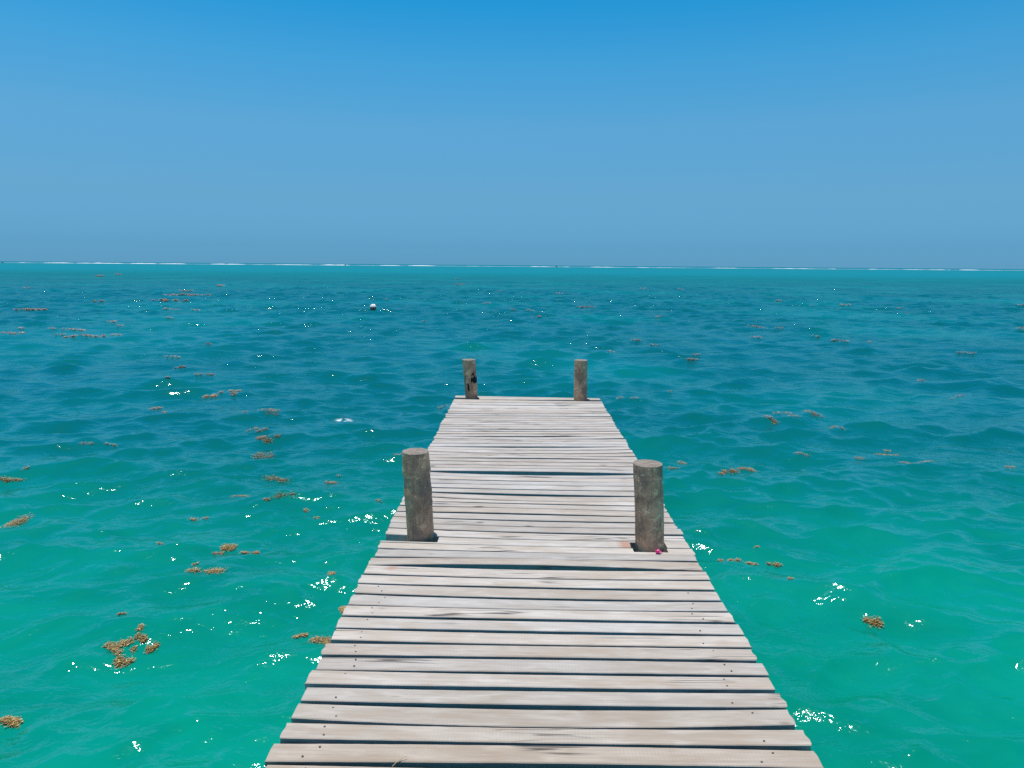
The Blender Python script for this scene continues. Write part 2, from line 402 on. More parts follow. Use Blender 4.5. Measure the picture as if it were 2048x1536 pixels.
# ------------------------------------------------------------------ the jetty
# gaps between deck boards, from the far end to the near one: front edge of the farther board
# (left, middle, right end) and back edge of the nearer board, metres from the camera's foot
GAPS = [
    (7.866, 7.78, 7.799, 7.786, 7.741, 7.725),
    (7.593, 7.61, 7.657, 7.573, 7.59, 7.633),
    (7.472, 7.477, 7.482, 7.456, 7.444, 7.473),
    (7.283, 7.296, 7.374, 7.27, 7.287, 7.356),
    (7.117, 7.105, 7.212, 7.111, 7.096, 7.2),
    (7.034, 7.023, 7.116, 7.002, 7.003, 7.09),
    (6.917, 6.931, 6.947, 6.894, 6.909, 6.917),
    (6.801, 6.826, 6.855, 6.776, 6.807, 6.833),
    (6.68, 6.717, 6.757, 6.675, 6.701, 6.747),
    (6.59, 6.619, 6.683, 6.579, 6.614, 6.678),
    (6.506, 6.547, 6.61, 6.491, 6.529, 6.597),
    (6.419, 6.443, 6.505, 6.402, 6.429, 6.488),
    (6.323, 6.346, 6.396, 6.306, 6.322, 6.382),
    (6.233, 6.26, 6.312, 6.21, 6.244, 6.291),
    (6.135, 6.175, 6.217, 6.114, 6.151, 6.201),
    (6.042, 6.074, 6.121, 6.035, 6.034, 6.116),
    (5.96, 5.961, 6.036, 5.946, 5.96, 6.006),
    (5.867, 5.871, 5.921, 5.855, 5.868, 5.907),
    (5.778, 5.811, 5.818, 5.771, 5.793, 5.806),
    (5.679, 5.708, 5.738, 5.672, 5.661, 5.736),
    (5.612, 5.588, 5.657, 5.603, 5.584, 5.626),
    (5.523, 5.498, 5.542, 5.511, 5.484, 5.529),
    (5.434, 5.415, 5.441, 5.423, 5.413, 5.414),
    (5.332, 5.358, 5.338, 5.318, 5.322, 5.328),
    (5.249, 5.245, 5.243, 5.236, 5.237, 5.23),
    (5.158, 5.155, 5.144, 5.145, 5.134, 5.135),
    (5.064, 5.062, 5.056, 5.055, 5.06, 5.041),
    (4.974, 4.986, 4.953, 4.958, 4.901, 4.949),
    (4.888, 4.841, 4.881, 4.873, 4.836, 4.86),
    (4.792, 4.759, 4.765, 4.773, 4.743, 4.753),
    (4.685, 4.668, 4.666, 4.671, 4.662, 4.651),
    (4.601, 4.572, 4.564, 4.585, 4.555, 4.553),
    (4.509, 4.473, 4.457, 4.494, 4.429, 4.446),
    (4.428, 4.334, 4.36, 4.407, 4.33, 4.353),
    (4.316, 4.288, 4.265, 4.306, 4.268, 4.257),
    (4.225, 4.196, 4.17, 4.211, 4.19, 4.155),
    (4.123, 4.104, 4.066, 4.107, 4.078, 4.057),
    (4.029, 3.988, 3.982, 4.017, 3.968, 3.965),
    (3.934, 3.888, 3.883, 3.924, 3.874, 3.869),
    (3.843, 3.796, 3.788, 3.828, 3.78, 3.771),
    (3.742, 3.694, 3.692, 3.723, 3.683, 3.676),
    (3.628, 3.6, 3.591, 3.614, 3.587, 3.584),
    (3.542, 3.512, 3.506, 3.533, 3.507, 3.503),
    (3.44, 3.431, 3.434, 3.412, 3.429, 3.416),
    (3.33, 3.359, 3.315, 3.325, 3.296, 3.307),
    (3.235, 3.204, 3.217, 3.21, 3.194, 3.195),
    (3.125, 3.113, 3.108, 3.11, 3.09, 3.082),
    (3.023, 3.001, 3.0, 3.003, 2.974, 2.981),
    (2.91, 2.889, 2.901, 2.898, 2.881, 2.886),
    (2.812, 2.803, 2.805, 2.794, 2.781, 2.786),
    (2.708, 2.704, 2.705, 2.691, 2.681, 2.684),
    (2.608, 2.601, 2.603, 2.58, 2.586, 2.581),
    (2.501, 2.507, 2.504, 2.483, 2.49, 2.49),
    (2.403, 2.407, 2.411, 2.388, 2.386, 2.393),
    (2.305, 2.309, 2.317, 2.287, 2.284, 2.297),
    (2.211, 2.207, 2.218, 2.19, 2.18, 2.204),
    (2.111, 2.09, 2.124, 2.087, 2.085, 2.095),
    (2.011, 2.013, 2.019, 1.987, 1.999, 1.995),
    (1.906, 1.92, 1.919, 1.892, 1.89, 1.896),
]
XL, XM = -0.769, 0.062
def XR(y): return 0.888 + (7.9 - y) * 0.0070

jetty = empty("jetty", (0.07, 7.98, 0.0))
tag(jetty, "long weathered plank jetty running straight out over the turquoise sea", "jetty")
JL = Vector(jetty.location)

def quad3(v, xr):
    xs = np.array([XL, XM, xr])
    return lambda x: np.polyval(np.polyfit(xs, np.array(v), 2), x)

def jag(seed, x, a=0.0016):
    return a * (mnoise.noise((x * 2.3, seed * 7.7, 0)) + 0.6 * mnoise.noise((x * 9.0, seed * 3.1, 4)) + 0.5 * mnoise.noise((x * 31.0, seed * 5.3, 8)))

TH = 0.045
def make_plank(i, back, front, xl, xr, color, stain=None):
    """back, front: functions of x giving the board's far and near edge"""
    r = random.Random(i * 13 + 5)
    nx = 84
    xs = list(np.linspace(xl, xr, nx))
    xs = sorted(set(xs + EXTRA.get(i, [])))
    cx = 0.5 * (xl + xr)
    ym = 0.5 * (float(back(cx)) + float(front(cx)))
    tz = r.uniform(-0.0015, 0.0015); tw = r.uniform(-0.0015, 0.0015); bow = r.uniform(-0.002, 0.003)
    el, er = r.uniform(-0.006, 0.006), r.uniform(-0.006, 0.006)
    V, F, S = [], [], []
    b = 0.0028
    for x in xs:
        yb = float(back(x)) + jag(i, x); yf = float(front(x)) + jag(i + 500, x)
        if yb - yf < 0.008: yb = yf + 0.008
        t = (x - cx) / 0.85
        zt = DECK + tz + tw * t + bow * (t * t - 0.3)
        zb = zt - TH
        xx = x - cx
        sk = 0.0
        if x == xs[0]: sk = el
        if x == xs[-1]: sk = er
        q = (yb - yf)
        ring = [(yf, zt - b), (yf + b, zt), (yf + 0.33 * q, zt), (yf + 0.67 * q, zt), (yb - b, zt), (yb, zt - b), (yb, zb), (yf, zb)]
        for k, (y, z) in enumerate(ring):
            V.append((xx + sk * (k % 3 - 1), y - ym, z - DECK))
            S.append(stain(x, y) if stain else 0.0)
    n = 8
    for a in range(len(xs) - 1):
        for k in range(n):
            k2 = (k + 1) % n
            F.append((a * n + k, (a + 1) * n + k, (a + 1) * n + k2, a * n + k2))
    F.append(tuple(range(n)))
    F.append(tuple((len(xs) - 1) * n + k for k in reversed(range(n))))
    o = mesh_obj("plank", V, F, M_PLANK, jetty, Vector((cx, ym, DECK)) - JL)
    bm = bmesh.new(); bm.from_mesh(o.data); bmesh.ops.recalc_face_normals(bm, faces=bm.faces); bm.to_mesh(o.data); bm.free()
    if stain:
        at = o.data.attributes.new("stain", "FLOAT", "POINT"); at.data.foreach_set("value", S)
    o.color = (*color, 1)
    return o, cx, ym

def opened(g):
    """far gaps never quite closed: at least 9 mm"""
    f_, k_ = list(g[:3]), list(g[3:])
    if f_[1] > 3.75:
        for j in range(3):
            gap = f_[j] - k_[j]; want = max(gap * 1.15, 0.0095); e = (want - gap) / 2
            f_[j] += e; k_[j] -= e
    return f_ + k_
GAPS = [opened(g) for g in GAPS]
# list of boards as (back3, front3)
BO = []
back = [7.985, 7.944, 7.897]
for g in GAPS:
    BO.append((back, list(g[:3]))); back = list(g[3:])
# boards lying tight against each other at the far end
split = []
for (b_, f_) in BO:
    w = [p - q for p, q in zip(b_, f_)]
    if min(w) > 0.125 and b_[0] < 7.7 and b_[0] > 7.0:
        m = [0.5 * (p + q) for p, q in zip(b_, f_)]
        split.append((b_, [v + 0.004 for v in m])); split.append(([v - 0.004 for v in m], f_))
    else: split.append((b_, f_))
BO = split
y = back
for k in range(9):                       # the few boards between the frame and the photographer's feet
    w = 0.077 + 0.005 * math.sin(k * 2.1); gp = 0.019 + 0.004 * math.sin(k * 3.3)
    f_ = [v - w for v in y]
    BO.append((y, f_)); y = [v - w - gp for v in y]

EXTRA = {}
IDX_LN = next(i for i, b in enumerate(BO) if abs(b[1][0] - 3.628) < 1e-6)      # board notched round the near left post
nail_proto = None
def nail_mesh():
    V, F = [], []
    n = 8
    for k in range(n):
        a = 2 * math.pi * k / n
        V.append((0.0038 * math.cos(a), 0.0032 * math.sin(a), 0.0))
    for k in range(n):
        a = 2 * math.pi * k / n
        V.append((0.0036 * math.cos(a), 0.0032 * math.sin(a), 0.0014))
    for k in range(n): F.append((k, (k + 1) % n, n + (k + 1) % n, n + k))
    F.append(tuple(range(n, 2 * n)))
    return V, F

nails = 0
for i, (b3, f3) in enumerate(BO):
    yc = f3[1]
    xr = XR(yc) + rnd.uniform(-0.009, 0.007); xl = XL + rnd.uniform(-0.007, 0.009)
    fb, ff = quad3(b3, XR(yc)), quad3(f3, XR(yc))
    # tan boards near the camera, paler and greyer farther out
    r = random.Random(i * 7 + 1)
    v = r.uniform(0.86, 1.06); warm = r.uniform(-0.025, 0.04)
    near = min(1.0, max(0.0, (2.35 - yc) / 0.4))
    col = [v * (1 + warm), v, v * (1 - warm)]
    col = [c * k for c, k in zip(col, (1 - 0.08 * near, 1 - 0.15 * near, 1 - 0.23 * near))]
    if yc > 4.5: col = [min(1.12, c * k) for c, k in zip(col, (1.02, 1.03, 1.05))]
    st = None
    if i == 0:                                            # cut back round the far left post
        ff0 = ff
        fF = quad3([7.772, 7.78, 7.799], XR(yc))
        ff = lambda x: 7.866 if x < -0.485 else float(fF(x))
        EXTRA[i] = [-0.486, -0.4845]
    if i == IDX_LN:                                       # near left post stands in a notch; right post in a hole
        fb0, ff1 = fb, ff
        fb = lambda x: (float(ff1(x)) + 0.014) if x < -0.455 else float(fb0(x))
        ff = lambda x: float(ff1(x)) if (x < 0.598 or x > 0.792) else float(fb0(x)) - 0.009
        EXTRA[i] = [-0.456, -0.4545, 0.597, 0.599, 0.791, 0.793, 0.55, 0.56, 0.57, 0.58, 0.52, 0.53, 0.54]
        st = lambda x, y: max(0.0, min(1.0, (x - 0.52) / 0.04)) * 0.8 if x < 0.599 else 0.0
    if i == IDX_LN + 1:
        fb1 = fb
        fb = lambda x: float(fb1(x)) if (x < 0.603 or x > 0.787) else 3.533
        EXTRA[i] = [0.6025, 0.604, 0.786, 0.7875]
    if i == IDX_LN + 4:
        st = lambda x, y: max(0.0, 1 - (((x + 0.64) / 0.05) ** 2 + ((y - 3.30) / 0.02) ** 2))
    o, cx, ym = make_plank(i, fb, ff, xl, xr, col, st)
    if 1.7 < yc < 3.05:
        for xn in (-0.64, 0.77):
            for s in (0.27, -0.27):
                if r.random() < 0.25: continue
                x = xn + r.uniform(-0.03, 0.03); yn = float(fb(x)) * (0.5 + s) + float(ff(x)) * (0.5 - s)
                if nail_proto is None:
                    V, F = nail_mesh(); nail_proto = mesh_obj("nail", V, F, M_NAIL, o); nl = nail_proto
                else:
                    nl = nail_proto.copy(); COL.objects.link(nl); nl.parent = o
                nl.location = (x - cx, yn - ym, 0.0005 + r.uniform(0, 0.0006)); nails += 1
print("planks", len(BO), "nails", nails)

# under the boards: two long bearers and a cross beam at each pair of posts
def beam(name, x0, x1, y0, y1, z0, z1):
    bm = bmesh.new()
    bmesh.ops.create_cube(bm, size=1.0)
    for v in bm.verts:
        v.co = Vector(((x1 - x0) * v.co.x, (y1 - y0) * v.co.y, (z1 - z0) * v.co.z))
    bmesh.ops.bevel(bm, geom=bm.edges[:], offset=0.006, segments=1, affect="EDGES")
    me = bpy.data.meshes.new(name); bm.to_mesh(me); bm.free(); me.materials.append(M_BEAM)
    o = bpy.data.objects.new(name, me); COL.objects.link(o); o.parent = jetty
    o.location = Vector(((x0 + x1) / 2, (y0 + y1) / 2, (z0 + z1) / 2)) - JL
    return o
zu = DECK - TH - 0.004
beam("bearer", -0.685, -0.605, 1.2, 7.94, zu - 0.14, zu)
beam("bearer", 0.74, 0.81, 1.2, 7.86, zu - 0.14, zu)
beam("notch_blocker", -0.60, 0.735, 3.70, 3.745, zu - 0.125, zu - 0.003)  # added beam: blocks the bright water behind the post notch so it reads dark
beam("cross_beam", -0.74, 0.86, 3.50, 3.57, zu - 0.29, zu - 0.145)
beam("cross_beam", -0.74, 0.83, 7.90, 7.96, zu - 0.29, zu - 0.145)

# ------------------------------------------------------------------ the four log posts
def make_post(xb, yb, xt, ztop, rb, rt, seed, collars, label, marks=False, dome=0.004):
    na, nz = 72, 110
    zbot = -1.3
    V, F, S, RU, MI = [], [], [], [], []
    lean = (xt - xb) / (ztop - DECK)
    for j in range(nz):
        t = j / (nz - 1)
        t = 1 - (1 - t) ** 1.6                       # finer rings above the deck
        z = zbot + (ztop - zbot) * t
        up = max(0.0, min(1.0, (z - DECK) / (ztop - DECK)))
        rad = rb + (rt - rb) * up
        cx = lean * (z - DECK) + 0.004 * mnoise.noise((seed, z * 3.0, 1))
        cy = 0.004 * mnoise.noise((seed, z * 3.0, 9))
        for k in range(na):
            a = 2 * math.pi * k / na
            ca, sa = math.cos(a), math.sin(a)
            p = Vector((ca * 1.1 + seed * 3, sa * 1.1, z * 2.2))
            rr = rad * (1 + 0.040 * mnoise.noise(p) + 0.022 * mnoise.noise(p * 3.1) + 0.016 * mnoise.noise(Vector((ca * 7, sa * 7, z * 2 + seed))) + 0.012 * mnoise.noise(p * 9))
            for (zc, drop, hgt) in collars:          # loose bark: thicker above, stepping in below
                e = zc + 0.022 * mnoise.noise((ca * 1.7 + seed, sa * 1.7, zc * 9)) + 0.010 * mnoise.noise((ca * 6 + seed, sa * 6, zc * 5))
                if e < z < e + hgt: rr += drop * (1 - (z - e) / hgt) ** 0.7
            V.append((cx + rr * ca, cy + rr * sa, z - DECK))
            s = ru = 0.0
            if marks and sa < 0.2:
                u = ca; hz = (z - DECK) / (ztop - DECK)
                nn = 0.10 * mnoise.noise((ca * 5, z * 25, 3)) + 0.06 * mnoise.noise((ca * 14, z * 60, 5))
                if 0.42 + nn < hz < 0.57 + nn and u > 0.15 + nn * 2: s = 1
                if 0.60 + nn * .5 < hz < 0.68 + nn * .5 and 0.25 < u < 0.75: s = 1
                if 0.21 + nn * .5 < hz < 0.42 + nn * .5 and -0.45 + nn < u < -0.15 + nn: s = 1
                if 0.17 + nn < hz < 0.42 + nn and 0.12 + nn < u < 0.38 + nn: ru = 1
            S.append(s); RU.append(ru)
    for j in range(nz - 1):
        for k in range(na):
            k2 = (k + 1) % na
            F.append((j * na + k, j * na + k2, (j + 1) * na + k2, (j + 1) * na + k)); MI.append(0)
    # sawn top: rings of vertices, slightly dished and split
    top = (nz - 1) * na
    prev = len(V)
    for k in range(na):
        V.append(V[top + k]); S.append(0); RU.append(0)
    tc = Vector((lean * (ztop - DECK), 0, ztop - DECK))
    for q, fr in enumerate((0.93, 0.7, 0.42, 0.18)):
        st_ = len(V)
        for k in range(na):
            v = Vector(V[top + k]); d = v - tc
            zz = dome * (1 - fr * fr) + 0.0016 * mnoise.noise((d.x * 60, d.y * 60, seed)) + (0.0005 if q == 0 else 0.001)
            V.append((tc.x + d.x * fr, tc.y + d.y * fr, tc.z + zz)); S.append(0); RU.append(0)
        for k in range(na):
            k2 = (k + 1) % na
            F.append((prev + k, prev + k2, st_ + k2, st_ + k)); MI.append(1)
        prev = st_
    V.append((tc.x, tc.y, tc.z + dome + 0.002)); S.append(0); RU.append(0)
    for k in range(na):
        F.append((prev + k, prev + (k + 1) % na, len(V) - 1)); MI.append(1)
    o = mesh_obj("post", V, F, [M_BARK, M_END], jetty, Vector((xb, yb, DECK)) - JL, smooth=True, mat_idx=MI)
    for nm, dat in (("stain", S), ("rust", RU)):
        at = o.data.attributes.new(nm, "FLOAT", "POINT"); at.data.foreach_set("value", [float(v) for v in dat])
    o["label"] = label
    return o
make_post(-0.560, 3.722, -0.586, 1.437, 0.0745, 0.0725, 1.3, [(1.312, 0.0045, 0.11), (1.19, 0.004, 0.06), (1.13, 0.003, 0.03)], "near left log post with flaking bark, leaning left")
make_post(0.7005, 3.613, 0.674, 1.415, 0.0765, 0.0760, 5.7, [(1.33, 0.0015, 0.03)], "near right log post, smooth mottled grey-brown")
make_post(-0.577, 7.863, -0.608, 1.389, 0.0695, 0.0745, 9.1, [(1.20, 0.002, 0.05)], "far left log post with black stains", marks=True)
make_post(0.6615, 7.803, 0.656, 1.404, 0.0745, 0.0735, 14.2, [], "far right log post, plain and upright")

# ------------------------------------------------------------------ pink flower at the foot of the near right post
M_PINK = mat_plain("magenta_bract", (0.62, 0.012, 0.20), 0.55, 0.3, 60.0)
M_CREAM = mat_plain("cream_floret", (0.75, 0.45, 0.45), 0.6, 0.1, 90.0)
fl = empty("bougainvillea_flower", (0.728, 3.515, DECK + 0.003))
tag(fl, "small magenta bougainvillea flower lying at the foot of the near right post", "flower")
fl.scale = (0.85, 0.85, 0.85)
def bract(rot, tilt, L, Wd):
    V, F = [], []
    nu, nv = 9, 7
    for a in range(nu):
        t = a / (nu - 1)
        wd = Wd * (math.sin(math.pi * min(1, t * 0.93 + 0.04)) ** 0.75)
        for b in range(nv):
            s = b / (nv - 1) * 2 - 1
            V.append((t * L, s * wd * 0.5, 0.16 * L * math.sin(t * 2.6) + 0.22 * abs(s) * wd + 0.0016 * math.sin(t * 9 + s * 4)))
    for a in range(nu - 1):
        for b in range(nv - 1):
            i0 = a * nv + b
            F.append((i0, i0 + nv, i0 + nv + 1, i0 + 1))
    o = mesh_obj("bract", V, F, M_PINK, fl, smooth=True)
    o.modifiers.new("thickness", "SOLIDIFY").thickness = 0.0007
    o.rotation_euler = (0, -tilt, rot)
    return o
bract(0.25, 0.15, 0.026, 0.020); bract(2.6, 0.55, 0.024, 0.018); bract(1.35, 0.75, 0.026, 0.020); bract(-0.9, 0.10, 0.018, 0.014); bract(3.6, 0.2, 0.018, 0.015)
V, F = [], []
for q, (x, yy_) in enumerate(((-0.004, 0.0), (0.003, 0.004))):
    b0 = len(V)
    for j, (z, rr) in enumerate(((0.004, 0.0012), (0.014, 0.0014), (0.018, 0.0034))):
        for k in range(8):
            a = 2 * math.pi * k / 8; V.append((x + rr * math.cos(a), yy_ + rr * math.sin(a), z))
    for j in range(2):
        for k in range(8): F.append((b0 + j * 8 + k, b0 + j * 8 + (k + 1) % 8, b0 + (j + 1) * 8 + (k + 1) % 8, b0 + (j + 1) * 8 + k))
    F.append(tuple(b0 + 16 + k for k in range(8)))
mesh_obj("floret", V, F, M_CREAM, fl, smooth=True)

# a dry straw sticking out of the nearest gap
M_STRAW = mat_plain("dry_straw", (0.50, 0.38, 0.22), 0.8, 0.2, 60.0)
V, F = [], []
pts = [Vector((0, 0, 0)), Vector((0.012, 0.006, 0.010)), Vector((0.026, 0.013, 0.018)), Vector((0.042, 0.019, 0.022))]
for j, p in enumerate(pts):
    rr = 0.0016 - 0.0003 * j
    for k in range(6):
        a = 2 * math.pi * k / 6; V.append(tuple(p + Vector((-0.3 * rr * math.cos(a), rr * math.cos(a), rr * math.sin(a)))))
for j in range(len(pts) - 1):
    for k in range(6): F.append((j * 6 + k, j * 6 + (k + 1) % 6, (j + 1) * 6 + (k + 1) % 6, (j + 1) * 6 + k))
tag(mesh_obj("straw", V, F, M_STRAW, None, (-0.385, 1.905, DECK - 0.012), True), "bit of dry straw caught in the gap before the nearest plank in view", "straw")

# ------------------------------------------------------------------ mooring buoy
M_BW = mat_plain("chalky_white_plastic", (0.66, 0.60, 0.56), 0.55, 0.12, 9.0)
M_BR = mat_plain("fouled_red_brown", (0.16, 0.085, 0.08), 0.7, 0.4, 14.0)
bx, by = -7.91, 37.58
ys = np.linspace(-1.4, 1.4, 15)
by += float(ys[int(np.argmax(sea_height(np.full(15, bx), by + ys)))])
bz = float(sea_height(bx, by)[0])
buoy = empty("mooring_buoy", (bx, by, bz + 0.075))
tag(buoy, "round white mooring buoy with dark red-brown underside floating far out left of the jetty", "buoy")
def cap(name, lat0, lat1, rad, mat, edge):
    V, F = [], []
    nl, na = 16, 40
    for j in range(nl + 1):
        la = lat0 + (lat1 - lat0) * j / nl
        for k in range(na):
            a = 2 * math.pi * k / na
            e = edge * (mnoise.noise((math.cos(a) * 2.2, math.sin(a) * 2.2, 7)) + 0.5 * mnoise.noise((math.cos(a) * 7, math.sin(a) * 7, 3))) * (1 if j in (0, nl) and abs(la) < 0.6 else 0)
            V.append((rad * math.cos(la + e) * math.cos(a), rad * math.cos(la + e) * math.sin(a), rad * 0.97 * math.sin(la + e)))
    for j in range(nl):
        for k in range(na): F.append((j * na + k, j * na + (k + 1) % na, (j + 1) * na + (k + 1) % na, (j + 1) * na + k))
    return mesh_obj(name, V, F, mat, buoy, smooth=True)
cap("upper_shell", 0.02, math.pi / 2 - 0.001, 0.170, M_BW, 0.12)
cap("lower_shell", -math.pi / 2 + 0.001, 0.14, 0.1685, M_BR, 0.0)

